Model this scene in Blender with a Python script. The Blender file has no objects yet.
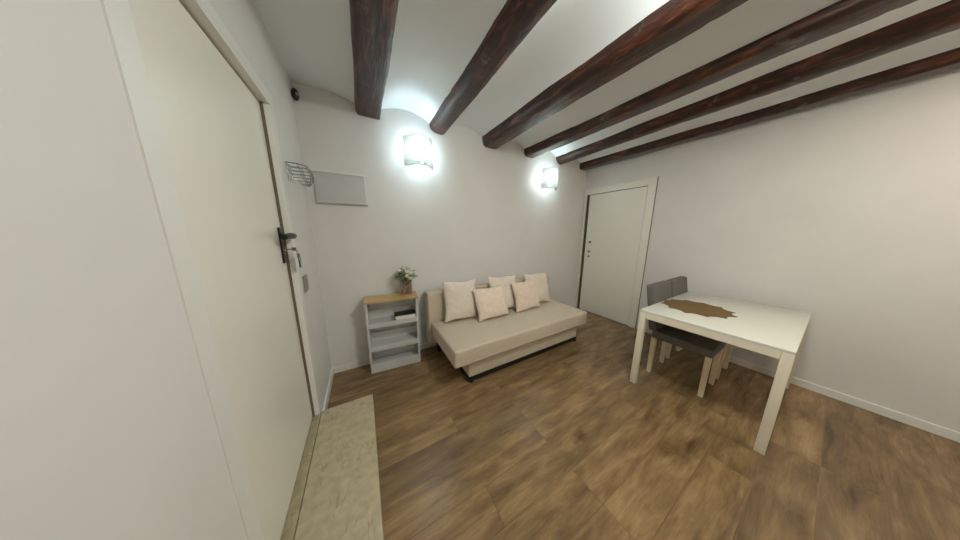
import bpy, bmesh, math, random
from mathutils import Vector, Matrix, noise
random.seed(7)
S = bpy.context.scene
COL = S.collection
R = math.radians
X1 = 3.93          # right wall
H = 2.72           # wall height behind the vaults
YF = -4.3          # front wall, behind the camera

# ------------------------------------------------------------ materials
def lin(c):
    return tuple(((v/255)/12.92 if v/255 <= .04045 else (((v/255)+.055)/1.055)**2.4) for v in c) + (1,)

def mat(name, rgb, rough=.6, metal=0, coat=0, bump=0, bscale=60, var=0, vscale=6, spec=.5, sheen=0):
    m = bpy.data.materials.new(name); m.use_nodes = True
    nt = m.node_tree; b = nt.nodes['Principled BSDF']
    b.inputs['Base Color'].default_value = lin(rgb)
    b.inputs['Roughness'].default_value = rough
    b.inputs['Metallic'].default_value = metal
    b.inputs['Coat Weight'].default_value = coat
    b.inputs['Coat Roughness'].default_value = .15
    b.inputs['Specular IOR Level'].default_value = spec
    b.inputs['Sheen Weight'].default_value = sheen
    tc = nt.nodes.new('ShaderNodeTexCoord')
    if var:
        n = nt.nodes.new('ShaderNodeTexNoise'); n.inputs['Scale'].default_value = vscale; n.inputs['Detail'].default_value = 4
        nt.links.new(tc.outputs['Object'], n.inputs['Vector'])
        r = nt.nodes.new('ShaderNodeValToRGB')
        a = lin([max(0, v*(1-var)) for v in rgb]); c = lin([min(255, v*(1+var)) for v in rgb])
        r.color_ramp.elements[0].position = .3; r.color_ramp.elements[0].color = a
        r.color_ramp.elements[1].position = .7; r.color_ramp.elements[1].color = c
        nt.links.new(n.outputs['Fac'], r.inputs['Fac']); nt.links.new(r.outputs['Color'], b.inputs['Base Color'])
    if bump:
        n = nt.nodes.new('ShaderNodeTexNoise'); n.inputs['Scale'].default_value = bscale; n.inputs['Detail'].default_value = 3
        nt.links.new(tc.outputs['Object'], n.inputs['Vector'])
        bp = nt.nodes.new('ShaderNodeBump'); bp.inputs['Strength'].default_value = bump; bp.inputs['Distance'].default_value = .004
        nt.links.new(n.outputs['Fac'], bp.inputs['Height']); nt.links.new(bp.outputs['Normal'], b.inputs['Normal'])
    return m

M = {}
M['wall'] = mat('painted_plaster', (222, 219, 215), .55, bump=.35, bscale=9, var=.012, vscale=3)
M['ceil'] = mat('ceiling_plaster', (234, 236, 237), .5, bump=.5, bscale=5)
M['trimw'] = mat('white_trim', (229, 227, 221), .35)
M['doorw'] = mat('white_door_lacquer', (237, 233, 221), .22, spec=.5)
M['gapdark'] = mat('gap_darkness', (70, 55, 42), .7)  # darkness of the door gaps put into the colour
M['groove'] = mat('gap_shade_edge_brown', (112, 100, 82), .8)  # gap shade put into the colour; also the far door's edge strip
M['sofa'] = mat('beige_sofa_fabric', (200, 185, 164), .9, bump=.5, bscale=260, var=.04, vscale=120, sheen=.2)
M['cush'] = mat('cream_cushion_velvet', (232, 212, 192), .9, bump=.5, bscale=70, var=.035, vscale=25, sheen=.3)
M['cush2'] = mat('ivory_cushion_velvet', (228, 213, 198), .9, bump=.5, bscale=70, var=.03, vscale=25, sheen=.3)
M['black'] = mat('black_plastic', (16, 15, 15), .4)
M['blackm'] = mat('black_metal', (24, 23, 23), .35, metal=.3)
M['chrome'] = mat('brushed_chrome', (200, 200, 198), .25, metal=1)
M['brass'] = mat('aged_steel_key', (120, 112, 100), .35, metal=1)
M['shelfw'] = mat('white_laminate', (205, 205, 203), .45)
M['paper'] = mat('book_pages', (225, 222, 215), .8)
M['tablew'] = mat('cream_lacquer', (238, 226, 204), .4)
M['tabletop'] = mat('white_glass_tabletop', (222, 220, 208), .18)
M['chairf'] = mat('grey_chair_fabric', (103, 100, 97), .95, bump=.5, bscale=220, var=.07, vscale=90)
M['chairl'] = mat('birch_leg', (232, 214, 182), .45, var=.03, vscale=15)
M['panel'] = mat('grey_white_metal', (196, 198, 197), .35)
M['switch'] = mat('grey_switch_plastic', (140, 136, 126), .4)
M['wire'] = mat('silver_wire', (140, 144, 143), .35, metal=.8)
M['leaf'] = mat('green_leaf', (66, 92, 40), .6, var=.3, vscale=40)
M['leaf2'] = mat('pale_green_leaf', (128, 142, 92), .6, var=.2, vscale=40)
M['petal'] = mat('white_petal', (240, 236, 220), .6)
M['stem'] = mat('flower_stem', (84, 100, 52), .6)
M['twig'] = mat('pink_brown_twig', (176, 134, 120), .5, var=.15, vscale=60)

def principled(name):
    m = bpy.data.materials.new(name); m.use_nodes = True
    return m, m.node_tree, m.node_tree.nodes['Principled BSDF']

def glass_mat(name, rgb, transp=.5):
    m = bpy.data.materials.new(name); m.use_nodes = True; nt = m.node_tree; nt.nodes.clear()
    o = nt.nodes.new('ShaderNodeOutputMaterial')
    t = nt.nodes.new('ShaderNodeBsdfTransparent'); t.inputs['Color'].default_value = lin(rgb)
    tl = nt.nodes.new('ShaderNodeBsdfTranslucent'); tl.inputs['Color'].default_value = lin(rgb)
    g = nt.nodes.new('ShaderNodeBsdfGlossy'); g.inputs['Roughness'].default_value = .15
    m1 = nt.nodes.new('ShaderNodeMixShader'); m1.inputs[0].default_value = transp
    m2 = nt.nodes.new('ShaderNodeMixShader'); m2.inputs[0].default_value = .1
    nt.links.new(tl.outputs[0], m1.inputs[1]); nt.links.new(t.outputs[0], m1.inputs[2])
    nt.links.new(m1.outputs[0], m2.inputs[1]); nt.links.new(g.outputs[0], m2.inputs[2])
    nt.links.new(m2.outputs[0], o.inputs['Surface'])
    return m, nt, tl, m1
M['vglass'] = glass_mat('clear_vase_glass', (244, 240, 236), .88)[0]
def shade_mat():
    m, nt, tl, mix = glass_mat('mottled_sconce_glass', (238, 238, 234), .35)
    tc = nt.nodes.new('ShaderNodeTexCoord')
    v = nt.nodes.new('ShaderNodeTexVoronoi'); v.inputs['Scale'].default_value = 75
    r = nt.nodes.new('ShaderNodeValToRGB')
    r.color_ramp.elements[0].position = .05; r.color_ramp.elements[0].color = lin((88, 88, 82))
    r.color_ramp.elements[1].position = .4; r.color_ramp.elements[1].color = lin((168, 168, 160))
    nt.links.new(tc.outputs['Object'], v.inputs['Vector']); nt.links.new(v.outputs['Distance'], r.inputs['Fac'])
    nt.links.new(r.outputs['Color'], tl.inputs['Color'])
    return m
M['shade'] = shade_mat()
def emit(name, rgb, s):
    m = bpy.data.materials.new(name); m.use_nodes = True; nt = m.node_tree; nt.nodes.clear()
    o = nt.nodes.new('ShaderNodeOutputMaterial'); e = nt.nodes.new('ShaderNodeEmission')
    e.inputs['Color'].default_value = (*rgb, 1); e.inputs['Strength'].default_value = s
    nt.links.new(e.outputs[0], o.inputs['Surface']); return m
M['bulb'] = emit('cool_white_led', (.70, .91, 1.0), 40)
M['bulb2'] = emit('cool_white_led_small', (.76, .95, 1.0), 36)
M['lamp'] = emit('added_neutral_diffuser', (.91, .97, .91), 46)  # unseen lamp added for overhead light
M['lamp2'] = emit('added_warm_diffuser', (1.0, .86, .68), 26)  # assumed unseen lamp, for warm light from the right

def floor_mat():
    m, nt, b = principled('oak_laminate_planks')
    N = nt.nodes.new; L = nt.links.new
    tc = N('ShaderNodeTexCoord')
    mp = N('ShaderNodeMapping'); mp.inputs['Location'].default_value = (-.01, .065, 0)
    L(tc.outputs['Object'], mp.inputs['Vector'])
    br = N('ShaderNodeTexBrick'); br.inputs['Scale'].default_value = 1
    br.inputs['Brick Width'].default_value = 1.385; br.inputs['Row Height'].default_value = .193
    br.inputs['Mortar Size'].default_value = .0016; br.inputs['Mortar Smooth'].default_value = .2
    br.inputs['Color1'].default_value = (0, 0, 0, 1); br.inputs['Color2'].default_value = (1, 1, 1, 1)
    br.inputs['Mortar'].default_value = (.5, .5, .5, 1); br.offset = .37; br.offset_frequency = 3
    L(mp.outputs[0], br.inputs['Vector'])
    # per-plank offset of the grain
    add = N('ShaderNodeVectorMath'); add.operation = 'MULTIPLY_ADD'
    add.inputs[1].default_value = (7.3, 3.1, 5.7)
    L(br.outputs['Color'], add.inputs[0]); L(mp.outputs[0], add.inputs[2])
    ms = N('ShaderNodeMapping'); ms.inputs['Scale'].default_value = (1.6, 7.5, 1)
    L(add.outputs[0], ms.inputs['Vector'])
    n1 = N('ShaderNodeTexNoise'); n1.inputs['Scale'].default_value = 1.6; n1.inputs['Detail'].default_value = 9; n1.inputs['Roughness'].default_value = .62; n1.inputs['Distortion'].default_value = .45
    L(ms.outputs[0], n1.inputs['Vector'])
    ms2 = N('ShaderNodeMapping'); ms2.inputs['Scale'].default_value = (6, 110, 1)
    L(add.outputs[0], ms2.inputs['Vector'])
    n2 = N('ShaderNodeTexNoise'); n2.inputs['Scale'].default_value = 1.2; n2.inputs['Detail'].default_value = 4; n2.inputs['Distortion'].default_value = .4
    L(ms2.outputs[0], n2.inputs['Vector'])
    cr = N('ShaderNodeValToRGB'); e = cr.color_ramp.elements
    e[0].position = .28; e[0].color = lin((94, 74, 50)); e[1].position = .72; e[1].color = lin((168, 138, 98))
    x = e.new(.5); x.color = lin((136, 109, 75))
    L(n1.outputs['Fac'], cr.inputs['Fac'])
    # fine streaks
    mx = N('ShaderNodeMix'); mx.data_type = 'RGBA'; mx.blend_type = 'MULTIPLY'; mx.inputs[0].default_value = .35
    sr = N('ShaderNodeValToRGB'); sr.color_ramp.elements[0].position = .3; sr.color_ramp.elements[0].color = (.55, .5, .45, 1); sr.color_ramp.elements[1].position = .6
    L(n2.outputs['Fac'], sr.inputs['Fac']); L(cr.outputs[0], mx.inputs[6]); L(sr.outputs[0], mx.inputs[7])
    # knots
    mk = N('ShaderNodeMapping'); mk.inputs['Scale'].default_value = (2.1, 5.5, 1); L(add.outputs[0], mk.inputs['Vector'])
    nz = N('ShaderNodeTexNoise'); nz.inputs['Scale'].default_value = 3.5; L(mk.outputs[0], nz.inputs['Vector'])
    va = N('ShaderNodeVectorMath'); va.operation = 'MULTIPLY_ADD'; va.inputs[1].default_value = (.35, .35, 0)
    L(nz.outputs['Color'], va.inputs[0]); L(mk.outputs[0], va.inputs[2])
    vo = N('ShaderNodeTexVoronoi'); vo.inputs['Scale'].default_value = .85; L(va.outputs[0], vo.inputs['Vector'])
    kr = N('ShaderNodeValToRGB'); kr.color_ramp.elements[0].position = .03; kr.color_ramp.elements[0].color = (.35, .28, .22, 1)
    kr.color_ramp.elements[1].position = .16; kr.color_ramp.elements[1].color = (1, 1, 1, 1)
    L(vo.outputs['Distance'], kr.inputs['Fac'])
    mx2 = N('ShaderNodeMix'); mx2.data_type = 'RGBA'; mx2.blend_type = 'MULTIPLY'; mx2.inputs[0].default_value = .8
    L(mx.outputs[2], mx2.inputs[6]); L(kr.outputs[0], mx2.inputs[7])
    # plank tint
    tr = N('ShaderNodeMapRange'); tr.inputs[3].default_value = .80; tr.inputs[4].default_value = 1.12
    L(br.outputs['Color'], tr.inputs[0])
    mx3 = N('ShaderNodeVectorMath'); mx3.operation = 'SCALE'; L(mx2.outputs[2], mx3.inputs[0]); L(tr.outputs[0], mx3.inputs['Scale'])
    mx4 = N('ShaderNodeMix'); mx4.data_type = 'RGBA'; mx4.inputs[7].default_value = lin((70, 50, 34))
    sc = N('ShaderNodeMath'); sc.operation = 'MULTIPLY'; sc.inputs[1].default_value = .32
    L(br.outputs['Fac'], sc.inputs[0]); L(sc.outputs[0], mx4.inputs[0]); L(mx3.outputs[0], mx4.inputs[6])
    L(mx4.outputs[2], b.inputs['Base Color'])
    b.inputs['Roughness'].default_value = .25
    bp = N('ShaderNodeBump'); bp.inputs['Strength'].default_value = .15; bp.inputs['Distance'].default_value = .002
    L(n2.outputs['Fac'], bp.inputs['Height']); L(bp.outputs[0], b.inputs['Normal'])
    return m
M['floor'] = floor_mat()

def beam_mat():
    m, nt, b = principled('varnished_dark_beam_wood')
    N = nt.nodes.new; L = nt.links.new
    tc = N('ShaderNodeTexCoord'); mp = N('ShaderNodeMapping'); mp.inputs['Scale'].default_value = (15, 2.6, 15)
    L(tc.outputs['Object'], mp.inputs['Vector'])
    n = N('ShaderNodeTexNoise'); n.inputs['Scale'].default_value = 1.5; n.inputs['Detail'].default_value = 10; n.inputs['Roughness'].default_value = .65; n.inputs['Distortion'].default_value = .5
    L(mp.outputs[0], n.inputs['Vector'])
    cr = N('ShaderNodeValToRGB'); e = cr.color_ramp.elements
    e[0].position = .32; e[0].color = lin((20, 9, 6)); e[1].position = .72; e[1].color = lin((128, 70, 44))
    x = e.new(.52); x.color = lin((60, 29, 18))
    L(n.outputs['Fac'], cr.inputs['Fac'])
    # old plaster smears
    n3 = N('ShaderNodeTexNoise'); n3.inputs['Scale'].default_value = 3.2; n3.inputs['Detail'].default_value = 9; n3.inputs['Roughness'].default_value = .72
    L(tc.outputs['Object'], n3.inputs['Vector'])
    r3 = N('ShaderNodeValToRGB'); r3.color_ramp.elements[0].position = .60; r3.color_ramp.elements[0].color = (0, 0, 0, 1)
    r3.color_ramp.elements[1].position = .74; r3.color_ramp.elements[1].color = (.5, .5, .5, 1)
    L(n3.outputs['Fac'], r3.inputs['Fac'])
    mx = N('ShaderNodeMix'); mx.data_type = 'RGBA'; mx.inputs[7].default_value = lin((170, 160, 152))
    L(r3.outputs[0], mx.inputs[0]); L(cr.outputs[0], mx.inputs[6]); L(mx.outputs[2], b.inputs['Base Color'])
    b.inputs['Specular IOR Level'].default_value = .3; b.inputs['Roughness'].default_value = .45; b.inputs['Coat Weight'].default_value = .5; b.inputs['Coat Roughness'].default_value = .12
    bp = N('ShaderNodeBump'); bp.inputs['Strength'].default_value = .55; bp.inputs['Distance'].default_value = .012
    L(n.outputs['Fac'], bp.inputs['Height']); L(bp.outputs[0], b.inputs['Normal']); L(bp.outputs[0], b.inputs['Coat Normal'])
    return m
M['beam'] = beam_mat()

def wood_mat():
    m, nt, b = principled('oak_shelf_top')
    N = nt.nodes.new; L = nt.links.new
    tc = N('ShaderNodeTexCoord'); mp = N('ShaderNodeMapping'); mp.inputs['Scale'].default_value = (3, 40, 3)
    L(tc.outputs['Object'], mp.inputs['Vector'])
    n = N('ShaderNodeTexNoise'); n.inputs['Scale'].default_value = 1.5; n.inputs['Detail'].default_value = 6; L(mp.outputs[0], n.inputs['Vector'])
    cr = N('ShaderNodeValToRGB'); e = cr.color_ramp.elements
    e[0].position = .3; e[0].color = lin((176, 140, 92)); e[1].position = .7; e[1].color = lin((214, 182, 130))
    L(n.outputs['Fac'], cr.inputs['Fac']); L(cr.outputs[0], b.inputs['Base Color']); b.inputs['Roughness'].default_value = .4
    return m
M['oak'] = wood_mat()

def stone_mat(name, base):
    m, nt, b = principled(name)
    N = nt.nodes.new; L = nt.links.new
    tc = N('ShaderNodeTexCoord')
    n = N('ShaderNodeTexNoise'); n.inputs['Scale'].default_value = 22; n.inputs['Detail'].default_value = 8; n.inputs['Distortion'].default_value = .3
    L(tc.outputs['Object'], n.inputs['Vector'])
    cr = N('ShaderNodeValToRGB'); e = cr.color_ramp.elements
    e[0].position = .3; e[0].color = lin([v*.90 for v in base]); e[1].position = .7; e[1].color = lin([min(255, v*1.05) for v in base])
    L(n.outputs['Fac'], cr.inputs['Fac'])
    # veins
    mp = N('ShaderNodeMapping'); mp.inputs['Rotation'].default_value = (0, 0, R(35)); mp.inputs['Scale'].default_value = (14, 4, 1)
    L(tc.outputs['Object'], mp.inputs['Vector'])
    n2 = N('ShaderNodeTexNoise'); n2.inputs['Scale'].default_value = 1; n2.inputs['Detail'].default_value = 5; n2.inputs['Distortion'].default_value = 1.2
    L(mp.outputs[0], n2.inputs['Vector'])
    v = N('ShaderNodeMath'); v.operation = 'SUBTRACT'; v.inputs[1].default_value = .5; L(n2.outputs['Fac'], v.inputs[0])
    a = N('ShaderNodeMath'); a.operation = 'ABSOLUTE'; L(v.outputs[0], a.inputs[0])
    vr = N('ShaderNodeValToRGB'); vr.color_ramp.elements[0].position = .0; vr.color_ramp.elements[0].color = (.62, .55, .45, 1)
    vr.color_ramp.elements[1].position = .012; vr.color_ramp.elements[1].color = (1, 1, 1, 1); L(a.outputs[0], vr.inputs['Fac'])
    n4 = N('ShaderNodeTexNoise'); n4.inputs['Scale'].default_value = 5; L(tc.outputs['Object'], n4.inputs['Vector'])
    mr = N('ShaderNodeMapRange'); mr.inputs[1].default_value = .5; mr.inputs[2].default_value = .62; L(n4.outputs['Fac'], mr.inputs[0])
    mx = N('ShaderNodeMix'); mx.data_type = 'RGBA'; mx.blend_type = 'MULTIPLY'; L(mr.outputs[0], mx.inputs[0])
    L(cr.outputs[0], mx.inputs[6]); L(vr.outputs[0], mx.inputs[7]); L(mx.outputs[2], b.inputs['Base Color'])
    b.inputs['Roughness'].default_value = .38
    return m
M['stone'] = stone_mat('cream_marble', (188, 175, 145))
M['stone2'] = stone_mat('cream_marble_threshold', (172, 160, 128))

def mat_weave():
    m, nt, b = principled('woven_brown_straw')
    N = nt.nodes.new; L = nt.links.new
    tc = N('ShaderNodeTexCoord')
    w = N('ShaderNodeTexWave'); w.wave_type = 'RINGS'; w.rings_direction = 'Z'; w.inputs['Scale'].default_value = 22; w.inputs['Distortion'].default_value = 3
    L(tc.outputs['Object'], w.inputs['Vector'])
    cr = N('ShaderNodeValToRGB'); cr.color_ramp.elements[0].color = lin((84, 62, 34)); cr.color_ramp.elements[1].color = lin((140, 110, 68))
    L(w.outputs['Fac'], cr.inputs['Fac']); L(cr.outputs[0], b.inputs['Base Color']); b.inputs['Roughness'].default_value = .8
    bp = N('ShaderNodeBump'); bp.inputs['Strength'].default_value = .6; bp.inputs['Distance'].default_value = .003
    L(w.outputs['Fac'], bp.inputs['Height']); L(bp.outputs[0], b.inputs['Normal'])
    return m
M['weave'] = mat_weave()

# ------------------------------------------------------------ helpers
def bx(bm, x0, x1, y0, y1, z0, z1, bev=0, seg=2, T=None):
    t = bmesh.new(); bmesh.ops.create_cube(t, size=1)
    for v in t.verts:
        v.co = Vector(((x0+x1)/2+v.co.x*(x1-x0), (y0+y1)/2+v.co.y*(y1-y0), (z0+z1)/2+v.co.z*(z1-z0)))
    if bev: bmesh.ops.bevel(t, geom=t.edges[:], offset=bev, segments=seg, profile=.6, affect='EDGES')
    if T: bmesh.ops.transform(t, matrix=T, verts=t.verts[:])
    merge(bm, t); return bm

def merge(bm, t):
    me = bpy.data.meshes.new('tmp'); t.to_mesh(me); t.free(); bm.from_mesh(me); bpy.data.meshes.remove(me)

def cyl(bm, p, q, r, r2=None, n=16):
    return tube(bm, [p, q], [r, r if r2 is None else r2], n)

def tube(bm, pts, rad, n=8, closed=False):
    pts = [Vector(p) for p in pts]
    if not hasattr(rad, '__len__'): rad = [rad]*len(pts)
    rings = []; up = None; N = len(pts)
    for i, p in enumerate(pts):
        if closed: d = pts[(i+1) % N]-pts[i-1]
        elif i == 0: d = pts[1]-p
        elif i == N-1: d = p-pts[i-1]
        else: d = pts[i+1]-pts[i-1]
        d.normalize()
        if up is None: up = Vector((0, 0, 1)) if abs(d.z) < .9 else Vector((1, 0, 0))
        s = d.cross(up).normalized(); up = s.cross(d).normalized()
        rings.append([bm.verts.new(p+(s*math.cos(a)+up*math.sin(a))*rad[i]) for a in [2*math.pi*k/n for k in range(n)]])
    for i in range(N if closed else N-1):
        a, b = rings[i], rings[(i+1) % N]
        for k in range(n): bm.faces.new((a[k], a[(k+1) % n], b[(k+1) % n], b[k]))
    if not closed:
        bm.faces.new(rings[0][::-1]); bm.faces.new(rings[-1])
    return bm

def lathe(bm, prof, c=(0, 0, 0), n=24, cap=True):
    rings = [[bm.verts.new((c[0]+r*math.cos(2*math.pi*k/n), c[1]+r*math.sin(2*math.pi*k/n), c[2]+z)) for k in range(n)] for r, z in prof]
    for a, b in zip(rings, rings[1:]):
        for k in range(n): bm.faces.new((a[k], a[(k+1) % n], b[(k+1) % n], b[k]))
    if cap: bm.faces.new(rings[0][::-1]); bm.faces.new(rings[-1])
    return bm

def sphere(bm, c, r, sc=(1, 1, 1), u=16, v=10):
    t = bmesh.new(); bmesh.ops.create_uvsphere(t, u_segments=u, v_segments=v, radius=r)
    for w in t.verts: w.co = Vector((c[0]+w.co.x*sc[0], c[1]+w.co.y*sc[1], c[2]+w.co.z*sc[2]))
    merge(bm, t); return bm

def obj(name, bm, m, parent=None, smooth=False):
    bmesh.ops.recalc_face_normals(bm, faces=bm.faces[:])
    me = bpy.data.meshes.new(name); bm.to_mesh(me); bm.free()
    me.materials.append(m)
    if smooth:
        for f in me.polygons: f.use_smooth = True
        if smooth != 'all': me.set_sharp_from_angle(angle=R(40))
    o = bpy.data.objects.new(name, me); COL.objects.link(o)
    if parent: o.parent = parent
    return o

def thing(name, label, cat, loc=(0, 0, 0), rotz=0, group=None):
    o = bpy.data.objects.new(name, None); COL.objects.link(o)
    o.location = loc; o.rotation_euler = (0, 0, rotz); o.empty_display_size = .1
    o['label'] = label; o['category'] = cat
    if group: o['group'] = group
    return o
def tag(o, label, cat, group=None):
    o['label'] = label; o['category'] = cat
    if group: o['group'] = group
    return o
def struct(name, bm, m, smooth=False):
    o = obj(name, bm, m, None, smooth); o['kind'] = 'structure'; return o
def sempty(name, loc=(0, 0, 0)):
    o = bpy.data.objects.new(name, None); COL.objects.link(o); o.location = loc; o['kind'] = 'structure'; return o
def dup(root, loc, rotz, label):
    r = root.copy(); COL.objects.link(r); r.location = loc; r.rotation_euler = (0, 0, rotz); r['label'] = label
    for ch in list(root.children):
        c = ch.copy(); COL.objects.link(c); c.parent = r
        for g in ch.children:
            d = g.copy(); COL.objects.link(d); d.parent = c
    return r
B = bmesh.new

# ------------------------------------------------------------ room shell
struct('floor', bx(B(), -.15, X1+.15, YF-.15, .15, -.1, 0), M['floor'])
struct('wall_back', bx(B(), -.15, X1+.15, 0, .15, 0, H), M['wall'])
struct('wall_front', bx(B(), -.15, X1+.15, YF-.15, YF, 0, H), M['wall'])
DY0, DY1, DZ = -.684, -1.60, 2.17          # entrance door opening in the left wall
b = B()
bx(b, -.15, 0, DY0, 0, 0, H); bx(b, -.15, 0, DY1, DY0, DZ, H); bx(b, -.15, 0, YF, DY1, 0, H)
struct('wall_left', b, M['wall'])
EY0, EY1, EZ = -.03, -.965, 2.105         # white door opening in the right wall
b = B()
bx(b, X1, X1+.15, EY0, 0, 0, H); bx(b, X1, X1+.15, EY1, EY0, EZ, H); bx(b, X1, X1+.15, YF, EY1, 0, H)
struct('wall_right', b, M['wall'])

# vaulted ceiling: shallow plaster barrels springing from beam to beam
BC = [.541, 1.228, 1.905, 2.56, 3.215, 3.80]    # beam centres
def ceil_profile():
    pts = [(-.02, 2.640), (.10, 2.643), (.22, 2.643), (.32, 2.636), (.40, 2.615), (.46, 2.588), (BC[0], 2.575)]
    for a, c in zip(BC, BC[1:]):
        a0, c0 = a+.07, c-.07
        for k in range(0, 17):
            t = k/16
            pts.append((a0+(c0-a0)*t, 2.578+.088*math.sin(math.pi*t)**.75))
    pts += [(BC[-1]+.07, 2.578), (X1+.02, 2.585)]
    return pts
pr = ceil_profile(); b = B(); ys = [0.0+(YF-.0)*k/24 for k in range(25)]
lo = [[b.verts.new((x, y, z)) for x, z in pr] for y in ys]
hi = [[b.verts.new((x, y, 2.74)) for x, z in pr] for y in ys]
for i in range(24):
    for k in range(len(pr)-1):
        b.faces.new((lo[i][k], lo[i][k+1], lo[i+1][k+1], lo[i+1][k]))
        b.faces.new((hi[i][k], hi[i+1][k], hi[i+1][k+1], hi[i][k+1]))
for i in (0, 24):
    for k in range(len(pr)-1): b.faces.new((lo[i][k], hi[i][k], hi[i][k+1], lo[i][k+1]))
for k in (0, len(pr)-1):
    for i in range(24): b.faces.new((lo[i][k], lo[i+1][k], hi[i+1][k], hi[i][k]))
struct('ceiling', b, M['ceil'], smooth=True)

# baseboards and trims
struct('baseboard_left', bx(B(), 0, .014, DY0+.01, 0, 0, .075, .003), M['trimw'])
struct('baseboard_back', bx(B(), 0, X1, -.012, 0, 0, .07, .003), M['trimw'])
struct('baseboard_right', bx(B(), X1-.012, X1, YF, -1.07, 0, .07, .003), M['trimw'])
b = B(); bx(b, .0, .93, -.004, 0, .07, .205, .0015); bx(b, .0, .93, -.004, 0, .209, .45, .0015)
struct('trim_1', b, M['wall'])

# ------------------------------------------------------------ beams
def beam(i, xc, drift, w, zb, seed, sq, label):
    rnd = random.Random(seed); b = B()
    NY = 170; rings = []
    n = 40
    ph = [rnd.uniform(0, 6.28) for _ in range(8)]
    for k in range(NY+1):
        y = 0 + (YF)*k/NY
        wob = .004*math.sin(y*1.6+ph[0])+.002*math.sin(y*5.3+ph[1])
        ww = w/2*(1+.02*math.sin(y*2+ph[2])+.012*math.sin(y*9+ph[3]))
        zz = zb+.003*math.sin(y*2.6+ph[4])+.002*math.sin(y*7+ph[5])
        cx = xc+drift*(-y)+wob
        hh = .105
        ring = []
        for j in range(n):
            a = 2*math.pi*j/n
            ca, sa = math.cos(a), math.sin(a)
            e = 2/sq
            x = ww*math.copysign(abs(ca)**e, ca); z = hh*math.copysign(abs(sa)**e, sa)
            q = 1+.018*math.sin(3*a+y*.5+ph[6])+.012*math.sin(5*a+.6*math.sin(y*3)+ph[7])
            nv = noise.noise(Vector((ca*2.2+seed*5, y*5, sa*2.2)))+.6*noise.noise(Vector((ca*5+seed*5, y*16, sa*5)))
            q += .030*nv - (.05 if nv > .55 else 0)
            ring.append(b.verts.new((cx+x*q-xc, y, zz+hh+z*(q if z < 0 else 1))))
        rings.append(ring)
    for a, c in zip(rings, rings[1:]):
        for j in range(n): b.faces.new((a[j], a[(j+1) % n], c[(j+1) % n], c[j]))
    b.faces.new(rings[0][::-1]); b.faces.new(rings[-1])
    o = obj('ceiling_beam', b, M['beam'], smooth='all'); o.location = (xc, 0, 0)
    tag(o, label, 'beam', 'dark wooden ceiling beams')
beam(0, BC[0], .0, .205, 2.512, 1, 7, 'dark brown square-cut ceiling beam nearest the entrance door, left of the square sconce')
beam(1, BC[1], .0, .195, 2.522, 2, 2.7, 'glossy rounded ceiling beam ending just right above the brightest wall sconce')
beam(2, BC[2], .02, .24, 2.505, 3, 4, 'thick rough dark ceiling beam, third counted from the entrance door side')
beam(3, BC[3], .03, .19, 2.502, 4, 4.5, 'straight red-brown ceiling beam ending just left above the smaller far sconce')
beam(4, BC[4], -.01, .20, 2.517, 5, 2.4, 'lighter brown rounded ceiling beam between the far sconce and the corner beam')
beam(5, BC[5], .0, .18, 2.510, 6, 6, 'ceiling beam running along the wall above the closed white door')

# ------------------------------------------------------------ entrance door (left)
d1 = sempty('door_1', (0, DY0, 0))
LX = -.035
L0 = lambda b: bmesh.ops.translate(b, verts=b.verts[:], vec=(0, -DY0, 0)) or b
def dl(name, b, m, par=None, sm=False):
    o = obj(name, b if L0(b) is None else b, m, par or d1, sm); return o
b = B()
for (p, q) in [((DY0, DY0+.034), None)]:
    pass
# jamb: splayed reveal strip between wall face and leaf
def prism(b, poly, z0, z1):
    lo = [b.verts.new((x, y, z0)) for x, y in poly]; hi = [b.verts.new((x, y, z1)) for x, y in poly]
    n = len(poly); b.faces.new(lo[::-1]); b.faces.new(hi)
    for k in range(n): b.faces.new((lo[k], lo[(k+1) % n], hi[(k+1) % n], hi[k]))
    return b
b = B()
prism(b, [(.004, DY0+.052), (.004, DY0-.012), (-.028, DY0-.020), (-.10, DY0-.020), (-.10, DY0+.0), (-.001, DY0+.0), (-.0, DY0+.052)], .129, DZ)
prism(b, [(.004, DY1-.052), (.0, DY1-.052), (.0, DY1), (-.10, DY1), (-.10, DY1+.020), (-.028, DY1+.020), (.004, DY1+.012)], .129, DZ)
bx(b, -.10, .004, DY1, DY0, DZ-.02, DZ-.0005); bx(b, .0003, .004, DY1-.05, DY0+.05, DZ+.0, DZ+.05)
dl('door_frame', b, M['trimw'])
dl('door_leaf', bx(B(), LX-.045, LX, DY1+.028, DY0-.027, .137, DZ-.028, .003), M['doorw'])
b = B(); bx(b, LX-.03, LX+.012, DY0-.0265, DY0-.004, .13, DZ-.021)
dl('gap_shade_strip', b, M['groove'])  # brown strip standing in for the shade between leaf and frame
# outside of the door: dark closing slab behind the leaf
dl('door_back', bx(B(), -.14, -.101, DY1, DY0, .129, DZ), M['gapdark'])
hy = -.757
hp = dl('handle_plate', bx(B(), LX, LX+.009, hy-.02, hy+.02, 1.262, 1.475, .004), M['blackm'], sm=True)
b = B(); cyl(b, (LX+.008, hy, 1.423), (LX+.06, hy, 1.423), .015); 
tube(b, [(LX+.066, hy+.022, 1.421), (LX+.062, hy+.006, 1.424), (LX+.058, hy-.06, 1.425), (LX+.052, hy-.135, 1.42)], [.007, .017, .018, .015], 12)
hl = obj('door_lever', b, M['blackm'], hp, True); bmesh_shift = Vector((0, -DY0, 0))
hl.data.transform(Matrix.Translation(bmesh_shift))
b = B(); cyl(b, (LX+.008, hy, 1.343), (LX+.018, hy, 1.343), .010)
lc = obj('lock_cylinder', b, M['chrome'], hp, True); lc.data.transform(Matrix.Translation(bmesh_shift))

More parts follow.
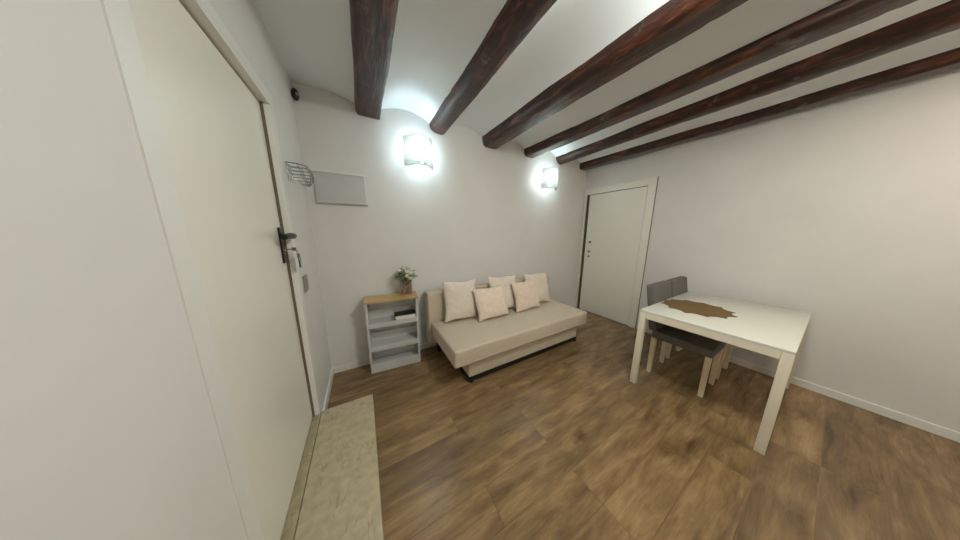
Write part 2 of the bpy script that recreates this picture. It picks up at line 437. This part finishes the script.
# keys hanging from the lock
kx = LX+.018
kt = thing('key_bunch', 'bunch of metal keys hanging from the lock under the black door lever', 'keys', (kx, hy, 1.345))
def keym(p, d, ln, w=.011):
    b = B(); p = Vector(p); d = Vector(d).normalized(); side = d.cross(Vector((1, 0, 0))).normalized()
    t = B(); bmesh.ops.create_cone(t, cap_ends=True, segments=14, radius1=w, radius2=w, depth=.0025)
    rot = Vector((0, 0, 1)).rotation_difference(Vector((1, 0, 0))).to_matrix().to_4x4()
    bmesh.ops.transform(t, matrix=Matrix.Translation(p+d*w) @ rot, verts=t.verts[:]); merge(b, t)
    for i in range(7):
        a = p+d*(w*1.7+ln*i/7); c = p+d*(w*1.7+ln*(i+1)/7); hw = .0035+(.0022 if i % 2 else 0)
        vs = []
        for xx in (-.0012, .0012):
            for q, s in ((a, -.0035), (a, hw), (c, hw), (c, -.0035)):
                vs.append(b.verts.new(q+side*s+Vector((xx, 0, 0))))
        b.faces.new(vs[0:4][::-1]); b.faces.new(vs[4:8])
        for k in range(4): b.faces.new((vs[k], vs[(k+1) % 4], vs[4+(k+1) % 4], vs[4+k]))
    return b
b = B(); bx(b, .0, .030, -.0012, .0012, -.003, .003); bx(b, .028, .048, -.0014, .0014, -.010, .010, .0008)
obj('lock_key', b, M['brass'], kt)
ring = [(.05+.0, .014*math.cos(a), -.020+.014*math.sin(a)) for a in [2*math.pi*k/20 for k in range(20)]]
obj('key_ring', tube(B(), ring, .0016, 6, True), M['chrome'], kt, True)
obj('hanging_key', keym((.050, .002, -.030), (0, .15, -1), .032, .013), M['brass'], kt)
obj('hanging_key', keym((.054, .012, -.028), (0, .6, -1), .030, .012), M['brass'], kt)
obj('key_link', tube(B(), [(.052, .010+.007*math.cos(a), -.055+.012*math.sin(a)) for a in [2*math.pi*k/14 for k in range(14)]], .0015, 6, True), M['chrome'], kt, True)
obj('key_fob', bx(B(), .048, .056, .006, .028, -.118, -.070, .003), M['brass'], kt, True)

# marble step and threshold
st = B(); bx(st, .014, .352, -2.05, -.678, .0, .129, .004, 2)
tag(obj('marble_step', st, M['stone']), 'cream marble step on the wood floor below the entrance door', 'step')
b = B(); bx(b, -.098, .0115, DY1+.001, -.6845, .0, .1285, .001)
tag(obj('marble_threshold', b, M['stone2']), 'narrow darker marble threshold strip under the entrance door leaf', 'threshold')

# switch plate
sw = thing('light_switch', 'small grey switch plate on the left wall beside the entrance door', 'switch', (0, -.515, 1.085))
obj('switch_plate', bx(B(), .0, .009, -.062, .045, -.062, .055, .003), M['switch'], sw, True)
obj('rocker', bx(B(), .009, .013, -.028, .028, -.032, .032, .002), M['switch'], sw, True)

# sensor in the corner
sn = thing('motion_sensor', 'small black oval sensor in the left corner just under the ceiling', 'sensor', (.001, -.03, 2.53))
obj('sensor_body', sphere(B(), (.022, -.02, 0), .034, (.75, .8, 1.3)), M['black'], sn, True)
obj('sensor_lens', sphere(B(), (.036, -.036, -.002), .012, (1, 1, 1)), M['chrome'], sn, True)

# wire basket on the left wall
wb = thing('wire_basket', 'silver wire basket mounted on the left wall beside the fuse box', 'basket', (0.002, -.51, 1.80))
def Up(w, dpt, z, x0=.003):
    e = dpt-x0
    return [(x0, -w, z), (x0+e*.55, -w, z), (x0+e*.9, -w*.55, z), (dpt, 0, z), (x0+e*.9, w*.55, z), (x0+e*.55, w, z), (x0, w, z)]
lv = [(.062, .105, .085, .003), (.064, .118, .062, .003), (.063, .126, .040, .003), (.060, .130, .020, .008), (.054, .126, .000, .028), (.044, .118, -.020, .048), (.028, .104, -.038, .068)]
for i, (w, dd, z, x0) in enumerate(lv):
    obj('rim_wire' if i == 0 else 'basket_wire', tube(B(), Up(w, dd, z, x0), .0030 if i == 0 else .0021, 6), M['wire'], wb, True)
b = B()
for j in range(7):
    tube(b, [Up(*q)[j] for q in lv], .0021, 6)
tube(b, [(.003, -.065, .085), (.003, .065, .085)], .003, 6)
for j in (-.04, 0, .04): tube(b, [(.003, j, .085), (.003, j, -.02)], .0021, 6)
obj('cross_wires', b, M['wire'], wb, True)

# fuse box cover
fb = thing('fuse_box', 'flat pale grey rectangular fuse box cover on the back wall', 'fuse box', (.262, 0, 1.845))
obj('cover_body', bx(B(), -.195, .195, -.030, -.0, -.125, .130, .004), M['panel'], fb, True)
obj('top_rim', bx(B(), -.200, .205, -.040, -.0005, .122, .140, .004), M['trimw'], fb, True)
obj('bottom_lip', bx(B(), -.195, .205, -.038, -.0005, -.140, -.118, .004), M['panel'], fb, True)
obj('side_rim', bx(B(), .188, .2, -.036, -.0005, -.125, .125, .003), M['trimw'], fb, True)

# ------------------------------------------------------------ far door (right wall)
d2 = sempty('door_2', (X1, 0, 0))
def dr(name, b, m, par=None, sm=False):
    o = obj(name, b, m, par or d2, sm); o.data.transform(Matrix.Translation((-X1, 0, 0))); return o
b = B()
bx(b, X1-.016, X1-.0002, EY0-.012, -.004, 0, 2.195, .002)
bx(b, X1-.016, X1-.0002, -1.046, EY1+.012, 0, 2.195, .002)
bx(b, X1-.016, X1-.0002, EY1+.012, EY0-.012, EZ-.005, 2.195, .002)
dr('door_frame', b, M['doorw'])
dr('door_leaf', bx(B(), X1-.010, X1+.030, EY1+.016, -.098, .008, EZ-.013, .002), M['doorw'])
b = B(); bx(b, X1+.032, X1+.05, EY1, EY0, 0, EZ)
dr('gap_dark_panel', b, M['gapdark'])  # dark sheet behind the leaf, standing in for the unlit gap
dr('edge_strip', bx(B(), X1+.0, X1+.0315, -.075, -.064, 0.01, EZ-.01), M['groove'])
for z, rr in ((1.285, .017), (1.118, .015), (1.030, .014)):
    o = B(); lathe_pts = None
    cyl(o, (X1-.010, -.182, z), (X1-.016, -.182, z), rr+.003, None, 18); cyl(o, (X1-.016, -.182, z), (X1-.032, -.182, z), rr*.62, rr*.8, 18)
    dr('door_lock', o, M['brass'], None, True)
# dark strip coloured as the thin shadow beside the frame
b = B(); bx(b, X1-.006, X1-.0003, -1.053, -1.0465, 0, 2.20); dr('frame_shadow_strip', b, M['groove'])

# ------------------------------------------------------------ sconces
def sconce(x, z, bm_, label):
    t = thing('wall_sconce', label, 'wall lamp', (x, 0, z), 0, 'glass wall sconces on the back wall')
    b = B(); bx(b, -.05, .05, -.018, -.0005, -.04, .04, .004); obj('mounting_plate', b, M['chrome'], t, True)
    b = B(); tube(b, [(0, -.018, 0), (.012, -.045, .0), (.028, -.112, .016)], .011, 12); obj('lamp_holder', b, M['chrome'], t, True)
    b = B(); sphere(b, (.03, -.150, .030), .044, (1, .95, 1.15), 20, 12); obj('bulb', b, bm_, t, True)
    # curved square glass with slightly wavy edge
    b = B(); NU, NV = 24, 16; W2, H2 = .148, .14
    g = []
    for s in (0, 1):
        rows = []
        for i in range(NU+1):
            u = -1+2*i/NU; row = []
            for j in range(NV+1):
                v = -1+2*j/NV
                xx = W2*u*(1+.02*math.sin(7*v)); zz = H2*v*(1+.025*math.sin(9*u+1)) - .004
                yy = -.225+.13*u*u + .005*math.sin(11*u)*math.cos(9*v) - (.004 if s else 0)
                row.append(b.verts.new((xx, yy, zz)))
            rows.append(row)
        g.append(rows)
    for s in (0, 1):
        for i in range(NU):
            for j in range(NV): b.faces.new((g[s][i][j], g[s][i+1][j], g[s][i+1][j+1], g[s][i][j+1]))
    for i in range(NU):
        for j in (0, NV): b.faces.new((g[0][i][j], g[0][i+1][j], g[1][i+1][j], g[1][i][j]))
    for j in range(NV):
        for i in (0, NU): b.faces.new((g[0][i][j], g[0][i][j+1], g[1][i][j+1], g[1][i][j]))
    obj('glass_shade', b, M['shade'], t, True).location = (.012, 0, .012)
    for sx in (-1, 1):
        b = B()
        tube(b, [(sx*.04, -.017, -.03), (sx*.09, -.04, -.09), (sx*.10, -.145, -.125), (sx*.10, -.158, -.146)], .003, 6)
        obj('shade_clip', b, M['chrome'], t, True)
    return t
sconce(.960, 2.235, M['bulb'], 'square glass wall sconce glowing brightly above the fuse box and shelf unit')
sconce(2.870, 2.215, M['bulb2'], 'smaller-looking glass wall sconce glowing near the white door corner')

# ------------------------------------------------------------ shelf unit
sh = thing('shelf_unit', 'narrow white open shelf unit with oak top beside the sofa', 'shelf unit', (.351, -.207, 0), math.atan2(-.041, .495))
SW, SD = .497, .195
for xx in (0, SW-.018):
    obj('side_panel', bx(B(), xx, xx+.018, 0, SD, 0, .757, .001), M['shelfw'], sh)
obj('back_panel', bx(B(), .0185, SW-.0185, SD-.006, SD, .02, .757), M['shelfw'], sh)
obj('top_board', bx(B(), -.012, SW+.008, -.012, SD, .7575, .783, .002), M['oak'], sh)
for z0, z1 in ((.492, .540), (.236, .288), (.0, .095)):
    obj('shelf', bx(B(), .0185, SW-.0185, .0125, SD-.0065, z0+.018 if z0 else .04, (z0+.034) if z0 else .056), M['shelfw'], sh)
    obj('front_rail', bx(B(), .0185, SW-.0185, .0, .012, z0, z1, .001), M['shelfw'], sh)
    zz = (z0+.034) if z0 else .056
    obj('back_rail', bx(B(), .0185, SW-.0185, SD-.024, SD-.0065, zz+.06, zz+.10, .001), M['shelfw'], sh)

# book on the top shelf
bk = thing('book', 'thick black book lying flat with pale page edges, on the top shelf', 'book', (.725, -.165, .5265), math.atan2(-.041, .495)+R(1))
obj('front_cover', bx(B(), -.105, .105, -.06, .065, .052, .057, .001), M['black'], bk)
obj('back_cover', bx(B(), -.105, .105, -.06, .065, .0, .006, .001), M['black'], bk)
obj('book_spine', bx(B(), -.105, .105, .0605, .065, .0065, .0515), M['black'], bk)
obj('pages', bx(B(), -.100, .102, -.056, .060, .0065, .0515), M['paper'], bk)

# vase + bouquet
VX, VY, VZ = .762, -.125, .7832
vs = thing('glass_vase', 'clear glass vase wrapped in pinkish brown twigs, on the oak shelf top', 'vase', (VX, VY, VZ))
b = B(); lathe(b, [(.046, .0), (.056, .006), (.058, .05), (.057, .11), (.061, .150), (.057, .150), (.053, .11), (.054, .05), (.050, .010)], n=32, cap=True)
obj('vase_glass', b, M['vglass'], vs, True)
b = B()
rnd = random.Random(5)
for k in range(13):
    a0 = rnd.uniform(0, 6.28); tw = rnd.choice((-1, 1))*rnd.uniform(.6, 1.6); z0 = rnd.uniform(.004, .03); z1 = rnd.uniform(.10, .145)
    tube(b, [((.0605+.002*math.sin(9*s))*math.cos(a0+tw*s), (.0605+.002*math.sin(9*s))*math.sin(a0+tw*s), z0+(z1-z0)*s+.008*math.sin(8*s+a0)) for s in [i/12 for i in range(13)]], rnd.uniform(.0018, .0032), 6)
tube(b, [(.060*math.cos(a), .060*math.sin(a), .006) for a in [2*math.pi*k/28 for k in range(28)]], .004, 6, True)
obj('twig_wrap', b, M['twig'], vs, True)
fl = thing('flower_bouquet', 'white roses with loose green foliage standing in the glass vase', 'flowers', (VX, VY, VZ+.011))
b = B()
heads = [(-.065, -.02, .250), (.010, -.05, .240), (.042, -.06, .222), (.0, -.065, .195), (.030, -.072, .172), (-.02, .015, .27), (.06, .012, .24)]
for hx, hy_, hz in heads: tube(b, [(hx*.12, hy_*.12, .004), (hx*.35, hy_*.35, .08), (hx*.8, hy_*.8, hz-.03), (hx, hy_, hz)], .0022, 6)
obj('stems', b, M['stem'], fl, True)
def rose(c, r, seed):
    rn = random.Random(seed); b = B(); sphere(b, c, r*.5, (1, 1, .9), 10, 6)
    for ringi, (rr, cnt, tilt) in enumerate(((.45, 5, .25), (.7, 6, .6), (.95, 7, 1.0))):
        for k in range(cnt):
            a = 2*math.pi*k/cnt+ringi*.5+rn.uniform(-.2, .2)
            t = B(); bmesh.ops.create_uvsphere(t, u_segments=8, v_segments=6, radius=r*.55)
            Mx = Matrix.Translation(Vector(c)) @ Matrix.Rotation(a, 4, 'Z') @ Matrix.Rotation(tilt, 4, 'Y') @ Matrix.Translation((r*rr*.35, 0, r*.25)) @ Matrix.Diagonal((.18, .8, 1, 1))
            bmesh.ops.transform(t, matrix=Mx, verts=t.verts[:]); merge(b, t)
    return b
for i, h in enumerate(heads): obj('rose_bloom', rose(h, .031, i), M['petal'], fl, True)
def leaf(b, p, d, ln, w):
    p = Vector(p); d = Vector(d).normalized(); s = d.cross(Vector((0, 0, 1)))
    s = s.normalized() if s.length > .01 else Vector((1, 0, 0)); u = s.cross(d)
    pts = []
    for t, ww in ((0, .1), (.25, .8), (.5, 1), (.75, .7), (1, .05)):
        q = p+d*ln*t+Vector((0, 0, -ln*.25*t*t))
        pts.append((b.verts.new(q-s*w*ww), b.verts.new(q+u*w*.25*(1-t)), b.verts.new(q+s*w*ww)))
    for a, c in zip(pts, pts[1:]):
        b.faces.new((a[0], a[1], c[1], c[0])); b.faces.new((a[1], a[2], c[2], c[1]))
rn = random.Random(11)
for nm, mm, cnt, sp in (('green_foliage', M['leaf'], 95, .085), ('pale_sprigs', M['leaf2'], 90, .105)):
    b = B()
    for k in range(cnt):
        a = rn.uniform(0, 6.28); rr = sp*math.sqrt(rn.random()); z = .150+.115*(1-(rr/sp)**2)*rn.random()+rn.uniform(0, .045)
        p = (rr*math.cos(a), rr*math.sin(a)*.8, z)
        leaf(b, p, (math.cos(a)+rn.uniform(-.6, .6), math.sin(a)+rn.uniform(-.6, .6), rn.uniform(-.2, 1.1)), rn.uniform(.025, .045), rn.uniform(.006, .011))
        if k % 3 == 0: tube(b, [(p[0]*.3, p[1]*.3, .10), p], .001, 4)
    o = obj(nm, b, mm, fl)

# ------------------------------------------------------------ sofa bed
sf = thing('sofa_bed', 'beige fabric armless sofa bed against the back wall', 'sofa', (1.95, -.5, 0))
def so(name, b, m, sm=True, par=None):
    o = obj(name, b, m, par or sf, sm); o.data.transform(Matrix.Translation((-1.95, .5, 0))); return o
b = B(); bx(b, 1.000, 2.900, -.895, -.205, .250, .420, .026, 4)
seat = so('seat_mattress', b, M['sofa'])
b = B(); bx(b, .968, 2.925, -.195, -.050, .140, .770, .026, 4)
so('backrest', b, M['sofa'])
b = B(); bx(b, 1.175, 2.800, -.825, -.300, .060, .2465, .010, 2)
so('storage_base', b, M['sofa'])
b = B(); bx(b, 1.172, 2.802, -.829, -.80, .016, .0595, .003); bx(b, 1.165, 1.205, -.80, -.28, .016, .0595, .003); bx(b, 2.77, 2.802, -.80, -.28, .016, .0595, .003)
runner = so('base_runner', b, M['black'])
for fx, fy in ((1.20, -.812), (2.78, -.812), (1.20, -.32), (2.78, -.32)):
    so('foot', lathe(B(), [(.018, 0), (.024, .004), (.024, .0145), (.019, .015)], (fx, fy, .0005)), M['black'], True, runner)
b = B(); 
for fx in (1.10, 2.80):
    so('back_leg', bx(B(), fx-.02, fx+.02, -.16, -.09, .0, .1395, .004), M['black'])
b = B(); bx(b, 1.12, 1.165, -.75, -.28, .17, .2465, .003); so('hinge_bracket', b, M['black'])
b = B(); tube(b, [(2.155, -.12, .768), (2.153, -.122, .80), (2.165, -.122, .825), (2.18, -.122, .80), (2.178, -.12, .768)], .005, 6)
so('pull_strap', b, M['blackm'])
# seam along the mattress front
b = B(); tube(b, [(1.02, -.8955, .272), (2.88, -.8955, .272)], .0025, 6); so('piping', b, M['sofa'], True, seat)

# cushions
def cushion(w, h, th, loc, lean, rz, tilt, m, seed, label):
    rn = random.Random(seed); N = 30; b = B(); g = [[], []]
    ph = [rn.uniform(0, 6.28) for _ in range(8)]
    for s in (0, 1):
        for i in range(N+1):
            row = []
            for j in range(N+1):
                u = -1+2*i/N; v = -1+2*j/N
                prof = max(0, (1-abs(u)**2.6))**.55*max(0, (1-abs(v)**2.6))**.55
                pu = 1-.08*(1-v*v)*abs(u)**3; pv = 1-.08*(1-u*u)*abs(v)**3
                wr = .0035*math.sin(4*u+3*v+ph[0])+.0022*math.sin(6*v-3*u+ph[1])
                wr += .0035*math.sin(11*math.atan2(v, u)+ph[3]+2*u)*min(1, (u*u+v*v))**2
                y = (th/2*prof + (wr*prof**.5))*(1 if s else -1)
                if s: y *= .75
                sagz = -.012*(1-abs(v))*math.cos(u*2+ph[4]) if v > 0 else 0
                row.append(b.verts.new((u*w/2*pu+.004*math.sin(5*v+ph[5]), y, v*h/2*pv + .004*math.sin(5*u+ph[6])+sagz)))
            g[s].append(row)
    for s in (0, 1):
        for i in range(N):
            for j in range(N): b.faces.new((g[s][i][j], g[s][i+1][j], g[s][i+1][j+1], g[s][i][j+1]))
    bmesh.ops.remove_doubles(b, verts=b.verts[:], dist=.0006)
    T = Matrix.Rotation(rz, 4, 'Z') @ Matrix.Rotation(-lean, 4, 'X') @ Matrix.Rotation(tilt, 4, 'Y')
    bmesh.ops.transform(b, matrix=T, verts=b.verts[:])
    zmin = min(v.co.z for v in b.verts)
    bmesh.ops.translate(b, verts=b.verts[:], vec=(0, 0, -zmin))
    o = obj('throw_cushion', b, m, smooth='all'); o.location = (loc[0], loc[1], .4205)
    tag(o, label, 'cushion', 'cream throw cushions on the sofa bed')
    return o
cushion(.43, .47, .13, (1.345, -.275, 0), R(13), R(-1), R(2), M['cush2'], 1, 'large cream cushion leaning at the left end of the sofa')
cushion(.43, .39, .13, (1.685, -.410, 0), R(24), R(-4), R(-3), M['cush'], 2, 'smaller peach-cream cushion in front, second from the left on the sofa')
cushion(.47, .46, .12, (1.965, -.285, 0), R(16), R(3), R(3), M['cush2'], 3, 'cream cushion leaning behind, at the middle of the sofa backrest')
cushion(.44, .40, .13, (2.255, -.402, 0), R(18), R(2), R(-1), M['cush'], 4, 'peach-cream cushion in front, second from the right on the sofa')
cushion(.46, .45, .12, (2.550, -.305, 0), R(17), R(0), R(2), M['cush2'], 5, 'cream cushion leaning at the right end of the sofa backrest')

# ------------------------------------------------------------ dining table, chairs, mat
TX0, TX1, TY1, TY0 = 2.570, 3.80, -1.585, -2.385
tb = thing('dining_table', 'white dining table with square cream legs, at the right side', 'table', ((TX0+TX1)/2, (TY0+TY1)/2, 0))
def to(name, b, m, sm=True):
    o = obj(name, b, m, tb, sm); o.data.transform(Matrix.Translation((-(TX0+TX1)/2, -(TY0+TY1)/2, 0))); return o
to('tabletop', bx(B(), TX0, TX1, TY0, TY1, .734, .752, .003), M['tabletop'])
b = B()
bx(b, TX0+.047, TX1-.047, TY1-.022, TY1-.002, .665, .7335); bx(b, TX0+.047, TX1-.047, TY0+.002, TY0+.022, .665, .7335)
bx(b, TX0+.002, TX0+.022, TY0+.047, TY1-.047, .680, .7335); bx(b, TX1-.022, TX1-.002, TY0+.047, TY1-.047, .680, .7335)
to('apron', b, M['tablew'])
for lx, ly in ((TX0, TY1-.046), (TX1-.046, TY1-.046), (TX0, TY0), (TX1-.046, TY0)):
    to('leg', bx(B(), lx, lx+.046, ly, ly+.046, 0, .7335, .003), M['tablew'])
# woven placemat with pointed edge
b = B(); n = 72; rn = random.Random(3)
lo = []; hi = []
for k in range(n):
    a = 2*math.pi*k/n; rr = .228+(.026 if k % 6 == 0 else (.006 if k % 6 in (1, 5) else -.008))+rn.uniform(-.004, .004)
    lo.append(b.verts.new((rr*math.cos(a), rr*math.sin(a), 0))); hi.append(b.verts.new((rr*math.cos(a), rr*math.sin(a), .005)))
b.faces.new(lo[::-1]); b.faces.new(hi)
for k in range(n): b.faces.new((lo[k], lo[(k+1) % n], hi[(k+1) % n], hi[k]))
o = obj('placemat', b, M['weave']); o.location = (3.075, -1.825, .7523)
tag(o, 'round brown woven straw placemat with jagged edge, on the dining table', 'placemat')

def chair(loc, rz, label):
    t = thing('dining_chair', label, 'chair', loc, rz, 'grey dining chairs at the table')
    # local: +y is the back
    b = B(); bx(b, -.205, .205, -.43, .0, .400, .475, .018, 3); obj('seat', b, M['chairf'], t, True)
    b = B(); bx(b, -.215, .215, -.030, .030, .0, .455, .014, 3)
    for v in b.verts:
        z = v.co.z; v.co.y += .085*(max(z, 0)/.5)**1.3
    bmesh.ops.translate(b, verts=b.verts[:], vec=(0, -.002, .4765-.0))
    obj('backrest', b, M['chairf'], t, True)
    for lx, ly in ((-.165, -.010), (.145, -.010), (-.165, -.40), (.145, -.40)):
        b = B()
        prism(b, [(lx-.004, ly-.019), (lx+.034, ly-.019), (lx+.034, ly+.019), (lx-.004, ly+.019)], 0, .3995)
        for v in b.verts:
            if v.co.z < .1: v.co.x += (lx+.015-v.co.x)*.18; v.co.y += (ly-v.co.y)*.18
        obj('leg', b, M['chairl'], t)
    return t
ch = chair((3.068, -1.600, 0), 0, 'grey upholstered dining chair tucked in at the table corner nearest the sofa')
dup(ch, (3.540, -1.600, 0), 0, 'grey upholstered dining chair tucked under the table nearer the right wall')

# ------------------------------------------------------------ unseen ceiling lamps, assumed and added to light the room
def added_ceil_lamp(x, y, lm, label):
    t = thing('added_ceiling_lamp', label, 'lamp', (x, y, 2.49), 0, 'ceiling lamps added out of view to light the room')
    b = B(); lathe(b, [(.15, .07), (.15, .085), (.13, .09), (.02, .092), (.02, .165)], n=28); obj('lamp_housing', b, M['trimw'], t, True)
    b = B(); lathe(b, [(.02, -.05), (.10, -.04), (.15, -.01), (.165, .03), (.16, .0695)], n=28); obj('lamp_diffuser', b, lm, t, True)
added_ceil_lamp(1.566, -2.28, M['lamp'], 'added round ceiling lamp out of view between beams, for overhead light')
added_ceil_lamp(2.90, -3.35, M['lamp2'], 'assumed round warm ceiling lamp out of view, beyond the dining table')

# ------------------------------------------------------------ world, camera
w = bpy.data.worlds.new('World'); S.world = w; w.use_nodes = True
w.node_tree.nodes['Background'].inputs[0].default_value = (.5, .5, .5, 1); w.node_tree.nodes['Background'].inputs[1].default_value = .05
cam = bpy.data.cameras.new('Camera'); co = bpy.data.objects.new('Camera', cam); COL.objects.link(co)
yaw, pit, rol, F = R(29.8798), R(10.44264), R(.2026), 204.872
fw = Vector((math.sin(yaw)*math.cos(pit), math.cos(yaw)*math.cos(pit), -math.sin(pit)))
r0 = Vector((math.cos(yaw), -math.sin(yaw), 0)); u0 = r0.cross(fw)
r2 = r0*math.cos(rol)+u0*math.sin(rol); u2 = -r0*math.sin(rol)+u0*math.cos(rol)
mw = Matrix((r2, u2, -fw)).transposed().to_4x4(); mw.translation = Vector((.38456, -2.41071, 1.45))
co.matrix_world = mw
cam.sensor_fit = 'HORIZONTAL'; cam.sensor_width = 36; cam.lens = F/960*36; cam.clip_start = .02; cam.shift_x = -.5/960
S.camera = co
S.view_settings.view_transform = 'Standard'; S.view_settings.look = 'None'; S.view_settings.gamma = 1
S.view_settings.use_curve_mapping = False; S.view_settings.exposure = 0.98
